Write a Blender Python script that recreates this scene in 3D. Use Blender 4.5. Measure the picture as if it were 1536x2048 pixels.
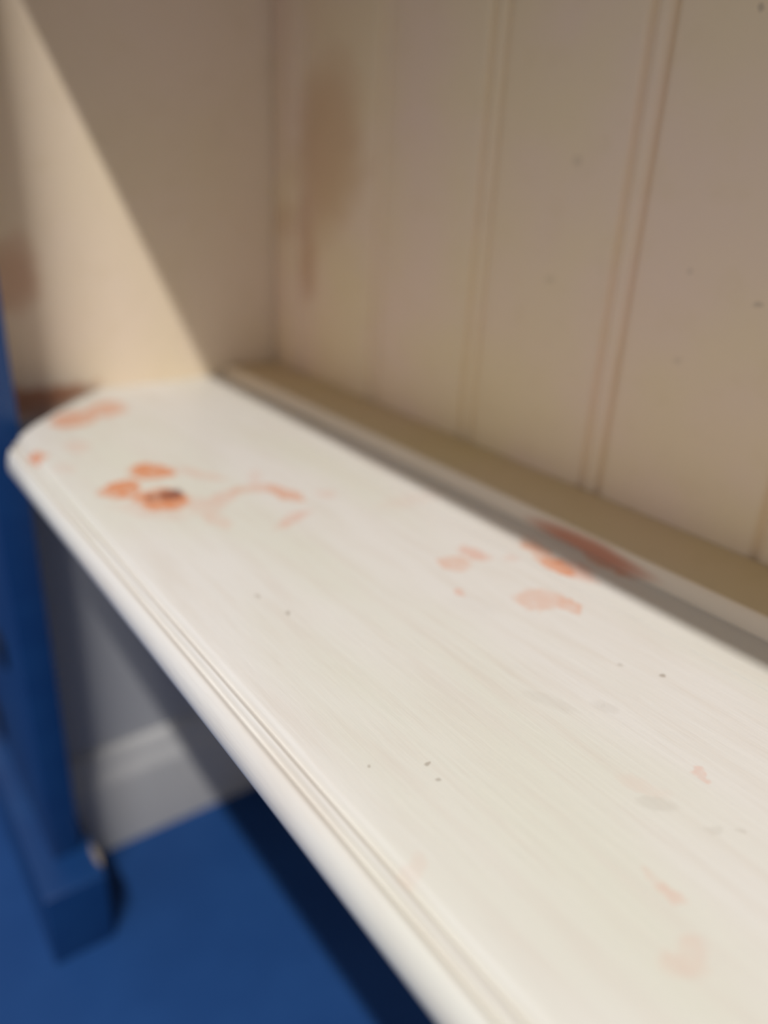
import bpy, bmesh, math
from mathutils import Matrix, Vector

# ------------------------------------------------------------------ camera, world, lights, exposure
for o in list(bpy.data.objects):
    bpy.data.objects.remove(o, do_unlink=True)
scene = bpy.context.scene
COL = scene.collection

cam_data = bpy.data.cameras.new('camera')
cam = bpy.data.objects.new('camera', cam_data)
COL.objects.link(cam)
scene.camera = cam
cam_data.sensor_width = 36.0
cam_data.lens = 27.35
cam_data.clip_start = 0.01
right = Vector((0.58924875, 0.80672677, 0.04447271))
down = Vector((0.34399765, -0.20069575, -0.91727141))
fwd = Vector((-0.73106191, 0.55579954, -0.39577184))
m = Matrix.Identity(4)
for i in range(3):
    m[i][0], m[i][1], m[i][2] = right[i], -down[i], -fwd[i]
m[0][3], m[1][3], m[2][3] = 0.5903, -0.3218, 0.5895
cam.matrix_world = m
cam_data.dof.use_dof = True
cam_data.dof.focus_distance = 0.245
cam_data.dof.aperture_fstop = 3.3

world = bpy.data.worlds.new('room_daylight')
scene.world = world
world.use_nodes = True
world.node_tree.nodes['Background'].inputs[0].default_value = (0.88, 0.90, 1.0, 1)
world.node_tree.nodes['Background'].inputs[1].default_value = 0.42

# the long fluorescent tube on the ceiling, running parallel to the shelf
lamp_data = bpy.data.lights.new('ceiling_tube_light', 'AREA')
lamp_data.shape = 'RECTANGLE'
lamp_data.size = 1.35
lamp_data.size_y = 0.05
lamp_data.energy = 110.0
lamp_data.color = (1.0, 0.98, 0.95)
lamp = bpy.data.objects.new('ceiling_tube_light', lamp_data)
lamp.location = (1.55, -1.28, 3.10)
COL.objects.link(lamp)

vs = scene.view_settings
vs.view_transform = 'Standard'
vs.look = 'None'
vs.gamma = 1.0
vs.use_curve_mapping = False
vs.exposure = 0.0

# stains on the paint: centre (m), shape, strength
ST_ORANGE = [(0.1876,-0.1803,28.2,74.0,64.2,-36.0,1), (0.2061,-0.2025,25.6,95.9,73.5,5.0,1), (0.2068,-0.2111,50.7,154.7,125.4,-71.9,0.6), (0.229,-0.1903,24.7,62.6,56.1,-32.4,1), (0.0702,-0.1878,15.1,60.0,52.3,1.8,0.8), (0.0562,-0.1628,18.5,64.7,52.1,2.5,0.65), (0.1338,-0.2274,53.8,215.2,92.0,-50.8,0.8), (0.2523,-0.1333,46.6,63.6,49.3,-140.7,0.6), (0.2387,-0.144,32.0,68.1,171.5,-41.3,0.35), (0.3755,-0.0672,89.0,50.5,-20.0,-173.6,0.6), (0.3903,-0.0699,90.4,52.0,-1.5,-182.7,0.75), (0.3625,-0.1074,91.2,95.6,95.6,-93.7,0.4), (0.4064,-0.0998,72.5,62.1,70.3,-67.8,0.35), (0.4156,-0.0928,133.0,80.7,43.2,-188.9,0.5), (0.3652,-0.0625,136.8,83.4,-17.0,-228.1,0.3), (0.3986,-0.0466,62.8,33.1,-4.2,-147.2,0.65)]
ST_PINK = [(0.2448,-0.1657,19.6,71.1,134.3,59.8,0.45), (0.2609,-0.1787,45.9,59.6,23.9,-173.9,0.35), (0.2476,-0.1766,47.3,105.8,66.8,-38.8,0.35), (0.2056,-0.1579,30.8,57.3,96.0,-163.1,0.35), (0.1937,-0.1661,47.0,112.6,108.0,-60.5,0.2), (0.2845,-0.1457,30.6,84.9,193.5,61.5,0.5), (0.2654,-0.1133,80.3,126.8,136.0,-78.1,0.3), (0.2247,-0.1352,120.1,230.6,69.9,-39.5,0.22), (0.2406,-0.2013,20.9,47.3,72.8,-84.2,0.22), (0.1268,-0.2028,35.8,122.0,72.3,-39.4,0.3), (0.1617,-0.2198,37.2,133.0,109.3,-61.2,0.2), (0.36,-0.094,87.0,72.8,56.7,-162.8,0.6), (0.383,-0.1236,309.6,165.0,-61.9,-409.1,0.5), (0.3718,-0.0823,155.0,157.0,211.8,-127.7,0.25), (0.3968,-0.0666,77.9,45.4,9.3,-125.9,0.65), (0.2943,-0.0799,29.4,43.5,116.8,-14.1,0.12), (0.5053,-0.1362,400.7,137.1,101.1,-372.2,0.45), (0.5245,-0.1786,202.3,57.8,110.5,-358.2,0.36), (0.5192,-0.1792,342.2,105.4,171.3,-560.7,0.18), (0.538,-0.1908,157.4,105.8,171.7,-116.9,0.22), (0.4841,-0.2269,177.7,226.8,161.3,-108.2,0.13), (0.4988,-0.1538,115.4,52.1,122.9,-255.9,0.12)]
ST_GREY = [(0.5045,-0.1566,146.6,83.0,276.6,-304.8,0.13), (0.4559,-0.1468,88.4,53.5,101.4,-237.5,0.09), (0.4682,-0.1339,188.4,100.0,135.8,-329.4,0.1), (0.519,-0.1518,334.6,213.1,532.2,-354.3,0.12), (0.3954,-0.1253,61.1,56.5,76.2,-97.1,0.04), (0.3615,-0.1924,514.7,904.1,567.0,-352.6,0.5), (0.4569,-0.2,291.1,983.0,1119.4,79.5,0.55), (0.4474,-0.2146,658.0,937.5,798.7,-523.6,0.5), (0.4635,-0.2009,748.8,895.4,832.7,-547.9,0.5), (0.4679,-0.1018,691.2,492.5,565.8,-361.1,0.6), (0.4673,-0.134,702.5,375.5,270.3,-656.6,0.15), (0.3437,-0.196,390.4,744.7,527.2,-325.1,0.4), (0.4551,-0.1095,753.7,593.0,679.9,-432.1,0.3), (0.5232,-0.1455,572.5,342.2,956.0,-636.4,0.15)]
ST_DARK = [(0.2258,-0.185,46.7,124.3,113.5,-38.8,0.75), (0.225,-0.1946,96.1,252.3,143.0,-82.4,0.5), (0.2261,-0.1818,107.7,261.3,113.8,-65.4,0.85)]
ST_WALL = [(-0.199,0.5136,54.2,-7.3,-1.3,-38.0,0.5), (-0.2017,0.5234,63.8,-8.7,-1.4,-61.9,0.3), (-0.1871,0.4312,26.1,0.3,3.3,-112.1,0.9), (-0.2001,0.4242,48.6,-6.2,-11.6,-89.1,0.8)]
ST_PANEL = [(0.0794,0.6047,21.7,-1.0,-0.2,-17.4,0.4), (0.0527,0.5426,56.6,0.5,1.7,-19.8,0.4), (0.096,0.6382,40.4,-5.7,-3.2,-37.4,0.2), (0.0208,0.5548,42.2,-0.5,3.6,-54.4,0.2), (0.0978,0.5922,26.3,1.1,1.1,-52.6,0.2)]
SP_PANEL = [(0.3819,0.557,566.2,129.3,106.6,-939.9,0.25), (0.4165,0.5475,349.1,87.2,120.1,-821.8,0.3), (0.3907,0.6555,626.9,-133.3,-178.4,-474.4,0.35), (0.3093,0.6006,287.0,53.2,5.2,-407.9,0.15), (0.3843,0.5176,417.7,93.6,125.5,-617.2,0.15), (0.3011,0.5435,283.8,49.1,79.9,-657.1,0.2)]
ST_STEP = [(0.386,0.4352,27,0,0,270,0.8)]

# ------------------------------------------------------------------ helpers
H = 0.157                       # one unit of the survey in metres
def X(u): return (u + 3.76) * H   # distance from the end wall
def Y(u): return (u - 2.05) * H   # distance from the panelling (room side negative)
def Z(u): return (u + 3.755) * H  # height above the floor

def lin(r, g, b):
    f = lambda c: (c / 255 / 12.92) if c / 255 <= 0.04045 else ((c / 255 + 0.055) / 1.055) ** 2.4
    return (f(r), f(g), f(b), 1.0)

def link(name, mesh, material=None, parent=None, kind=None, label=None, cat=None):
    o = bpy.data.objects.new(name, mesh)
    COL.objects.link(o)
    if material and not mesh.materials:
        mesh.materials.append(material)
    if parent:
        o.parent = parent
        o.matrix_parent_inverse = Matrix.Translation(-parent.location)
    if kind: o['kind'] = kind
    if label: o['label'] = label
    if cat: o['category'] = cat
    return o

def root(name, loc, label, cat):
    o = bpy.data.objects.new(name, None)
    o.location = loc
    o.empty_display_size = 0.05
    COL.objects.link(o)
    o['label'] = label
    o['category'] = cat
    return o

def mesh_from(bm, name, smooth=False):
    bmesh.ops.recalc_face_normals(bm, faces=bm.faces)
    me = bpy.data.meshes.new(name)
    bm.to_mesh(me)
    bm.free()
    if smooth:
        for p in me.polygons: p.use_smooth = True
        try: me.set_sharp_from_angle(angle=math.radians(50))
        except Exception: pass
    return me

def box(name, x0, x1, y0, y1, z0, z1, bevel=0.0, seg=2):
    bm = bmesh.new()
    bmesh.ops.create_cube(bm, size=1)
    for v in bm.verts:
        v.co = Vector(((x0 + x1) / 2 + v.co.x * (x1 - x0), (y0 + y1) / 2 + v.co.y * (y1 - y0), (z0 + z1) / 2 + v.co.z * (z1 - z0)))
    if bevel:
        bmesh.ops.bevel(bm, geom=list(bm.edges), offset=bevel, segments=seg, profile=0.6, affect='EDGES')
    return mesh_from(bm, name, bool(bevel))

def prism(name, poly, z0, z1, bevel=0.0):
    """plan polygon (x, y) pulled up from z0 to z1"""
    bm = bmesh.new()
    lo = [bm.verts.new((x, y, z0)) for x, y in poly]
    hi = [bm.verts.new((x, y, z1)) for x, y in poly]
    n = len(poly)
    for i in range(n):
        bm.faces.new((lo[i], lo[(i + 1) % n], hi[(i + 1) % n], hi[i]))
    bm.faces.new(hi)
    bm.faces.new(lo[::-1])
    if bevel:
        bmesh.ops.bevel(bm, geom=list(bm.edges), offset=bevel, segments=3, profile=0.6, affect='EDGES')
    return mesh_from(bm, name, bool(bevel))

def extrude_x(name, prof, x0s, x1, steps=1, skew=None):
    """closed (y, z) outline run along x; x0s gives the start of the run for every outline point"""
    bm = bmesh.new()
    n = len(prof)
    rows = []
    for k in range(steps + 1):
        t = k / steps
        rows.append([bm.verts.new((x0s[i] * (1 - t) + x1 * t, prof[i][0] + (skew[i] * t if skew else 0.0), prof[i][1])) for i in range(n)])
    for a, b in zip(rows, rows[1:]):
        for i in range(n):
            bm.faces.new((a[i], a[(i + 1) % n], b[(i + 1) % n], b[i]))
    c0 = bm.faces.new(rows[0])
    c1 = bm.faces.new(rows[-1][::-1])
    bmesh.ops.triangulate(bm, faces=[c0, c1], ngon_method='EAR_CLIP')
    return mesh_from(bm, name, True)

# ------------------------------------------------------------------ materials
class NT:
    def __init__(self, name, rough=0.5, spec=0.4):
        self.m = bpy.data.materials.new(name)
        self.m.use_nodes = True
        self.t = self.m.node_tree
        self.b = self.t.nodes['Principled BSDF']
        self.b.inputs['Roughness'].default_value = rough
        self.b.inputs['Specular IOR Level'].default_value = spec
        self.pos = self.t.nodes.new('ShaderNodeNewGeometry').outputs['Position']
    def n(self, typ, **kw):
        nd = self.t.nodes.new(typ)
        for k, v in kw.items(): setattr(nd, k, v)
        return nd
    def set(self, sock, v):
        if hasattr(v, 'is_linked') or isinstance(v, bpy.types.NodeSocket): self.t.links.new(v, sock)
        else: sock.default_value = v
    def math(self, op, a, b=0.0, clamp=False):
        nd = self.n('ShaderNodeMath', operation=op, use_clamp=clamp)
        self.set(nd.inputs[0], a); self.set(nd.inputs[1], b)
        return nd.outputs[0]
    def vec(self, op, a, b):
        nd = self.n('ShaderNodeVectorMath', operation=op)
        self.set(nd.inputs[0], a)
        if op == 'SCALE': self.set(nd.inputs['Scale'], b)
        else: self.set(nd.inputs[1], b)
        return nd.outputs['Value'] if op == 'DOT_PRODUCT' else nd.outputs[0]
    def noise(self, scale, detail=2.0, stretch=(1, 1, 1), vec=None, color=False, rough=0.5):
        v = self.vec('MULTIPLY', vec or self.pos, stretch)
        nd = self.n('ShaderNodeTexNoise')
        self.set(nd.inputs['Vector'], v)
        nd.inputs['Scale'].default_value = scale
        nd.inputs['Detail'].default_value = detail
        nd.inputs['Roughness'].default_value = rough
        return nd.outputs['Color' if color else 'Fac']
    def ramp(self, v, lo, hi, a=0.0, b=1.0):
        nd = self.n('ShaderNodeMapRange', interpolation_type='SMOOTHSTEP')
        self.set(nd.inputs[0], v)
        for i, q in enumerate((lo, hi, a, b)): nd.inputs[i + 1].default_value = q
        return nd.outputs[0]
    def mix(self, f, a, b, mode='MIX'):
        nd = self.n('ShaderNodeMix', data_type='RGBA', blend_type=mode)
        self.set(nd.inputs[0], f); self.set(nd.inputs[6], a); self.set(nd.inputs[7], b)
        return nd.outputs[2]
    def warp(self, scale, amount):
        c = self.noise(scale, 3.0, color=True)
        c = self.vec('SUBTRACT', c, (0.5, 0.5, 0.5))
        return self.vec('ADD', self.pos, self.vec('SCALE', c, amount))
    def spots(self, table, axes, vec, lo=0.35, hi=1.25):
        """union of soft elliptical marks; each row: centre, the two rows of the shape matrix, strength"""
        out = None
        for c0, c1, a0, a1, b0, b1, op in table:
            c = [0, 0, 0]; a = [0, 0, 0]; b = [0, 0, 0]
            c[axes[0]], c[axes[1]] = c0, c1
            a[axes[0]], a[axes[1]] = a0, a1
            b[axes[0]], b[axes[1]] = b0, b1
            d = self.vec('SUBTRACT', vec, tuple(c))
            u = self.vec('DOT_PRODUCT', d, tuple(a)); v = self.vec('DOT_PRODUCT', d, tuple(b))
            r = self.math('ADD', self.math('MULTIPLY', u, u), self.math('MULTIPLY', v, v))
            s = self.ramp(r, lo, hi, op, 0.0)
            out = s if out is None else self.math('MAXIMUM', out, s)
        return out
    def bump(self, h, strength, dist=0.001):
        nd = self.n('ShaderNodeBump')
        nd.inputs['Strength'].default_value = strength
        nd.inputs['Distance'].default_value = dist
        self.set(nd.inputs['Height'], h)
        self.t.links.new(nd.outputs[0], self.b.inputs['Normal'])
    def color(self, c):
        self.set(self.b.inputs['Base Color'], c)

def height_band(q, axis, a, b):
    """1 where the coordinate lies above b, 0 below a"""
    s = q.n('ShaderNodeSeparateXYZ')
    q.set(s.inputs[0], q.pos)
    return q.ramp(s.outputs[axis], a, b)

# worn white gloss paint on the shelf, with old orange and brown stains
q = NT('shelf_paint', 0.42, 0.35)
base = q.mix(q.ramp(q.noise(9, 3, (0.5, 1.6, 1)), 0.35, 0.68), lin(218, 214, 208), lin(212, 210, 197))
base = q.mix(q.ramp(q.noise(60, 4, (0.25, 2.2, 1)), 0.42, 0.75, 0, 0.45), base, lin(208, 199, 188))
base = q.mix(q.ramp(q.noise(420, 3, (0.12, 1.5, 1)), 0.52, 0.8, 0, 0.25), base, lin(205, 196, 184))
w = q.warp(95, 0.011)
w = q.vec('ADD', w, q.vec('SCALE', q.vec('SUBTRACT', q.noise(330, 2, color=True), (0.5, 0.5, 0.5)), 0.004))
patch = q.ramp(q.noise(170, 4), 0.3, 0.6, 0.55, 1.0)
c = q.mix(q.math('MULTIPLY', q.spots(ST_PINK, (0, 1), w, 0.2, 1.4), patch), base, lin(214, 160, 140))
c = q.mix(q.math('MULTIPLY', q.spots(ST_ORANGE, (0, 1), w, 0.5, 1.25), patch), c, lin(213, 136, 92))
w2 = q.warp(220, 0.005)
c = q.mix(q.spots(ST_DARK, (0, 1), w2, 0.0, 1.5), c, lin(112, 42, 28))
c = q.mix(q.spots(ST_GREY, (0, 1), w2, 0.2, 1.4), c, lin(142, 128, 112))
q.color(c)
hgt = q.math('ADD', q.noise(260, 4, (0.15, 1.6, 1.6)), q.math('MULTIPLY', q.noise(45, 3), 1.2))
q.bump(hgt, 0.22, 0.0008)
M_SHELF = q.m

# yellowed cream paint of the panelling, batten and upper shelf
def cream(name, a, b, stains=None, axes=None, specks=None, st_col=(172, 112, 74), rough=0.5, warp_amount=0.03, lower_shade=None):
    q = NT(name, rough, 0.3)
    base = q.mix(q.ramp(q.noise(7, 3), 0.35, 0.65), lin(*a), lin(*b))
    base = q.mix(q.ramp(q.noise(55, 4), 0.5, 0.8, 0, 0.25), base, lin(a[0] - 14, a[1] - 16, a[2] - 20))
    if stains:
        base = q.mix(q.spots(stains, axes, q.warp(38, warp_amount), 0.1, 1.5), base, lin(*st_col))
    if lower_shade:                              # grey below the shelf: shade put into the wall colour
        base = q.mix(height_band(q, 2, 0.4132, 0.4140), lin(*lower_shade), base)
    if specks:
        base = q.mix(q.spots(specks, axes, q.warp(240, 0.004), 0.2, 1.4), base, lin(120, 100, 84))
    q.color(base)
    q.bump(q.math('ADD', q.noise(160, 4, (1.4, 1.4, 0.3)), q.noise(30, 2)), 0.12, 0.0008)
    return q.m
M_PANEL = cream('panel_paint', (246, 223, 182), (247, 220, 194), ST_PANEL, (0, 2), SP_PANEL, (196, 138, 92))
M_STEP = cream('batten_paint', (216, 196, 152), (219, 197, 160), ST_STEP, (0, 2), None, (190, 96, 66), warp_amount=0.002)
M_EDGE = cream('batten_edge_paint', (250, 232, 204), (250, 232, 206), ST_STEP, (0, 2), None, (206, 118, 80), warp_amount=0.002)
M_WALL = cream('end_wall_paint', (240, 222, 192), (242, 223, 200), ST_WALL, (1, 2), None, (196, 134, 96), lower_shade=(174, 174, 176))
M_WHITE = cream('white_gloss', (228, 224, 214), (230, 224, 214))
M_UPPER = cream('yellowed_paint', (196, 174, 130), (202, 178, 138))
M_SKIRT = cream('grey_gloss', (184, 184, 184), (188, 186, 184))

q = NT('blue_gloss', 0.34, 0.5)
q.color(q.mix(q.ramp(q.noise(26, 3), 0.35, 0.7), lin(18, 56, 106), lin(22, 62, 112)))
q.bump(q.noise(120, 3), 0.06, 0.0008)
M_BLUE = q.m

q = NT('blue_vinyl', 0.55, 0.2)
q.color(q.mix(q.ramp(q.noise(11, 4), 0.35, 0.7), lin(27, 65, 118), lin(31, 70, 124)))
q.bump(q.noise(400, 3), 0.08, 0.0006)
M_FLOOR = q.m

q = NT('near_black', 0.45, 0.5)
q.color(q.mix(q.noise(90, 2), lin(14, 16, 22), lin(30, 32, 38)))
q.b.inputs['Metallic'].default_value = 0.4
M_BLACK = q.m

q = NT('bare_primer', 0.7, 0.2)
q.color(q.mix(q.noise(200, 3), lin(160, 154, 146), lin(120, 104, 92)))
M_PRIMER = q.m

# ------------------------------------------------------------------ the room
XR = 1.45                                  # where the panelled side ends, well out of the picture
link('floor', box('floor', -1.2, 2.6, -2.4, 0.10, -0.05, 0.0), M_FLOOR, kind='structure')
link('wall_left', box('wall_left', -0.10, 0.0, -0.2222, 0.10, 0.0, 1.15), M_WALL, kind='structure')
wall_back = link('wall_back', box('wall_back', 0.0, XR, 0.0125, 0.10, 0.0, 1.15), M_PANEL, kind='structure')

# beaded boards of the panelling: flat face, groove, bead, groove at the joint
PITCH = 0.1002
def board_mesh(width, name):
    e = width
    prof = [(0.0, 0.0042), (0.0009, 0.0026), (0.0018, 0.0010), (0.0034, 0.0002), (0.0055, 0.0)]
    prof += [(e - 0.0170, 0.0), (e - 0.0150, 0.0002), (e - 0.0134, 0.0012), (e - 0.0122, 0.0034), (e - 0.0108, 0.0036),
             (e - 0.0098, 0.0018), (e - 0.0080, 0.0006), (e - 0.0060, 0.0002), (e - 0.0040, 0.0006), (e - 0.0022, 0.0018), (e - 0.0010, 0.0034), (e - 0.0002, 0.0042)]
    prof += [(e - 0.0002, 0.0122), (0.0, 0.0122)]
    bm = bmesh.new()
    lo = [bm.verts.new((x, y, 0.0)) for x, y in prof]
    hi = [bm.verts.new((x, y, 1.15)) for x, y in prof]
    n = len(prof)
    for i in range(n):
        bm.faces.new((lo[i], lo[(i + 1) % n], hi[(i + 1) % n], hi[i]))
    caps = [bm.faces.new(hi), bm.faces.new(lo[::-1])]
    bmesh.ops.triangulate(bm, faces=caps, ngon_method='EAR_CLIP')
    me = mesh_from(bm, name, True)
    me.materials.append(M_PANEL)
    return me
first_end = X(-3.475) + 0.0059
link('board', board_mesh(first_end - 0.0005, 'board_narrow'), parent=wall_back).location.x = 0.0005
bmesh_full = board_mesh(PITCH, 'board')
x = first_end
while x + PITCH < XR:
    b = link('board', bmesh_full, parent=wall_back)
    b.location.x = x
    x += PITCH

# skirting board on the end wall
sk = [(0.0, 0.0), (0.0155, 0.0), (0.0155, 0.073), (0.0145, 0.078), (0.0105, 0.084), (0.0085, 0.092), (0.0065, 0.100), (0.0035, 0.104), (0.0, 0.1045)]
bm = bmesh.new()
a = [bm.verts.new((x, -0.2130, z)) for x, z in sk]
b = [bm.verts.new((x, -0.0005, z)) for x, z in sk]
for i in range(len(sk)):
    j = (i + 1) % len(sk)
    bm.faces.new((a[i], a[j], b[j], b[i]))
bm.faces.new(a); bm.faces.new(b[::-1])
link('baseboard_left', mesh_from(bm, 'baseboard_left', True), M_SKIRT, kind='structure')

# ------------------------------------------------------------------ the white shelf
ST = Z(-1.0)                                # top of the shelf
END = [(0.488, -2.93), (0.548, -3.07), (0.618, -3.20), (0.684, -3.30), (0.765, -3.39), (0.823, -3.46), (0.92, -3.56), (1.03, -3.67), (1.10, -3.757), (3.0, -3.757)]
def x_end(v):                               # where the shelf ends towards the wall, cut round at its front corner
    for (a, xa), (b, xb) in zip(END, END[1:]):
        if v <= b: return X(xa + (xb - xa) * max(0.0, (v - a) / (b - a)))
    return X(-3.757)
JOINT = 1.552
top = [(0.606, 0.0), (0.6015, 0.0006), (0.5975, 0.003), (0.5935, 0.008), (0.591, 0.0150), (0.589, 0.0172), (0.5865, 0.0166), (0.581, 0.0116), (0.575, 0.0056), (0.572, 0.0034), (0.5695, 0.0034),
       (0.567, 0.0060), (0.5645, 0.0115), (0.563, 0.0180), (0.561, 0.0206), (0.5585, 0.0200), (0.553, 0.0148), (0.547, 0.0088), (0.543, 0.0060), (0.5385, 0.0062), (0.533, 0.0090), (0.526, 0.0150), (0.519, 0.024), (0.514, 0.035),
       (0.5115, 0.048), (0.512, 0.062), (0.516, 0.075), (0.523, 0.089), (0.532, 0.101), (0.545, 0.111), (0.562, 0.118), (0.585, 0.120)]
flat_top = [JOINT - 0.0025, 1.3, 1.10, 1.03, 0.92, 0.823, 0.765, 0.684, 0.63]
flat_bot = [0.684, 0.765, 0.823, 0.92, 1.03, 1.10, 1.3, JOINT - 0.0025]
prof = [(JOINT - 0.001, 0.002)] + [(v, 0.0) for v in flat_top] + top + [(v, 0.120) for v in flat_bot] + [(JOINT - 0.001, 0.118)]
shelf = root('shelf', (0.6, Y(1.3), ST - 0.12 * H), 'white painted shelf with rounded moulded front edge and orange stains', 'shelf')
P = [(Y(v), ST - d * H) for v, d in prof]
link('front_board', extrude_x('front_board', P, [x_end(v) for v, d in prof], XR - 0.02, 24), M_SHELF, shelf)
P = [(Y(v), ST - d * H) for v, d in [(JOINT + 0.001, 0.002), (JOINT + 0.0025, 0.0), (2.047, 0.0), (2.047, 0.120), (JOINT + 0.001, 0.120)]]
link('back_board', extrude_x('back_board', P, [X(-3.757)] * 5, XR - 0.02), M_SHELF, shelf)
link('wall_cleat', box('wall_cleat', 0.02, XR - 0.03, Y(2.05) - 0.022, Y(2.05) - 0.0005, ST - 0.12 * H - 0.045, ST - 0.12 * H, 0.001), M_WHITE, shelf)
# a dried run of paint on the moulding
bm = bmesh.new()
bmesh.ops.create_icosphere(bm, subdivisions=3, radius=1.0)
for v in bm.verts:
    v.co = Vector((X(-1.423) + v.co.x * 0.0021 + v.co.y * 0.0003, Y(0.547) + v.co.y * 0.0011, ST - 0.022 * H + v.co.z * 0.0009))
link('paint_drip', mesh_from(bm, 'paint_drip', True), M_SHELF, shelf)

# low batten lying on the shelf against the panelling
s0 = 0.047 * H
P = [(Y(2.046), 0.0), (Y(2.046), s0), (Y(1.775), s0), (Y(1.769), s0 - 0.0004), (Y(1.764), s0 - 0.0012), (Y(1.744), 0.0008), (Y(1.744), 0.0)]
P = [(y, ST + 0.0001 + z) for y, z in P]
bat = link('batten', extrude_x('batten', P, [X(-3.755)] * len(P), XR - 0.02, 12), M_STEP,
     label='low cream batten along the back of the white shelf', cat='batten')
bat.data.materials.append(M_EDGE)           # its bevelled front edge is set paler than the top
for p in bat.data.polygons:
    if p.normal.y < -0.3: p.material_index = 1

# shelf above, its front edge casts the slanting shadow
US = Z(1.52)
P = [(Y(2.046), US), (Y(0.595), US), (Y(0.576), US - 0.002), (Y(0.568), US - 0.006), (Y(0.568), US - 0.014), (Y(0.58), US - 0.019), (Y(2.046), US - 0.019)]
link('upper_shelf', extrude_x('upper_shelf', P, [X(-3.757)] * len(P), XR - 0.02, 1, [0.0, -0.0145, -0.0145, -0.0145, -0.0145, -0.0145, 0.0]), M_UPPER,
     label='cream shelf fixed higher up the panelling, above the stained shelf', cat='shelf')

# ------------------------------------------------------------------ blue upright at the end of the wall
post = root('door_post', (0.0, -0.233, 0.0), 'dark blue painted upright post on a square plinth at wall end', 'post')
link('shaft', box('shaft', -0.16, X(-3.31), Y(0.495), Y(0.635) - 0.0002, 0.02, 1.15, 0.0012), M_BLUE, post)
pl = [(-0.16, Y(0.39)), (X(-3.08), Y(0.39)), (X(-3.08), Y(0.69)), (0.0162, Y(0.69)), (0.0162, Y(0.635) - 0.0001), (-0.16, Y(0.635) - 0.0001)]
plinth = link('plinth', prism('plinth', pl, 0.0, Z(-3.305), 0.0016), M_BLUE, post)
for k, (hx, hz, hw, hh) in enumerate([(-0.010, 0.228, 0.030, 0.022), (-0.125, 0.092, 0.055, 0.030)]):  # two small black plates on the side face of the shaft
    hg = link('dark_plate', box('dark_plate', hx - hw / 2, hx + hw / 2, Y(0.495) - 0.0025, Y(0.495) + 0.0002, hz - hh / 2, hz + hh / 2, 0.0006), M_BLACK, post, label='small black plate on the side of the post')
# paint worn off the back corner of the plinth
bm = bmesh.new()
bmesh.ops.create_icosphere(bm, subdivisions=3, radius=1.0)
for v in bm.verts:
    n = 1 + 0.25 * math.sin(v.co.x * 7 + 1) * math.cos(v.co.y * 5)
    v.co = Vector((X(-3.23) + v.co.x * 0.013 * n, Y(0.684) + v.co.y * 0.0026 * n, Z(-3.305) - 0.0006 + v.co.z * 0.0016 * n))
link('worn_patch', mesh_from(bm, 'worn_patch', True), M_PRIMER, plinth, label='pale bare patch worn through the blue paint')
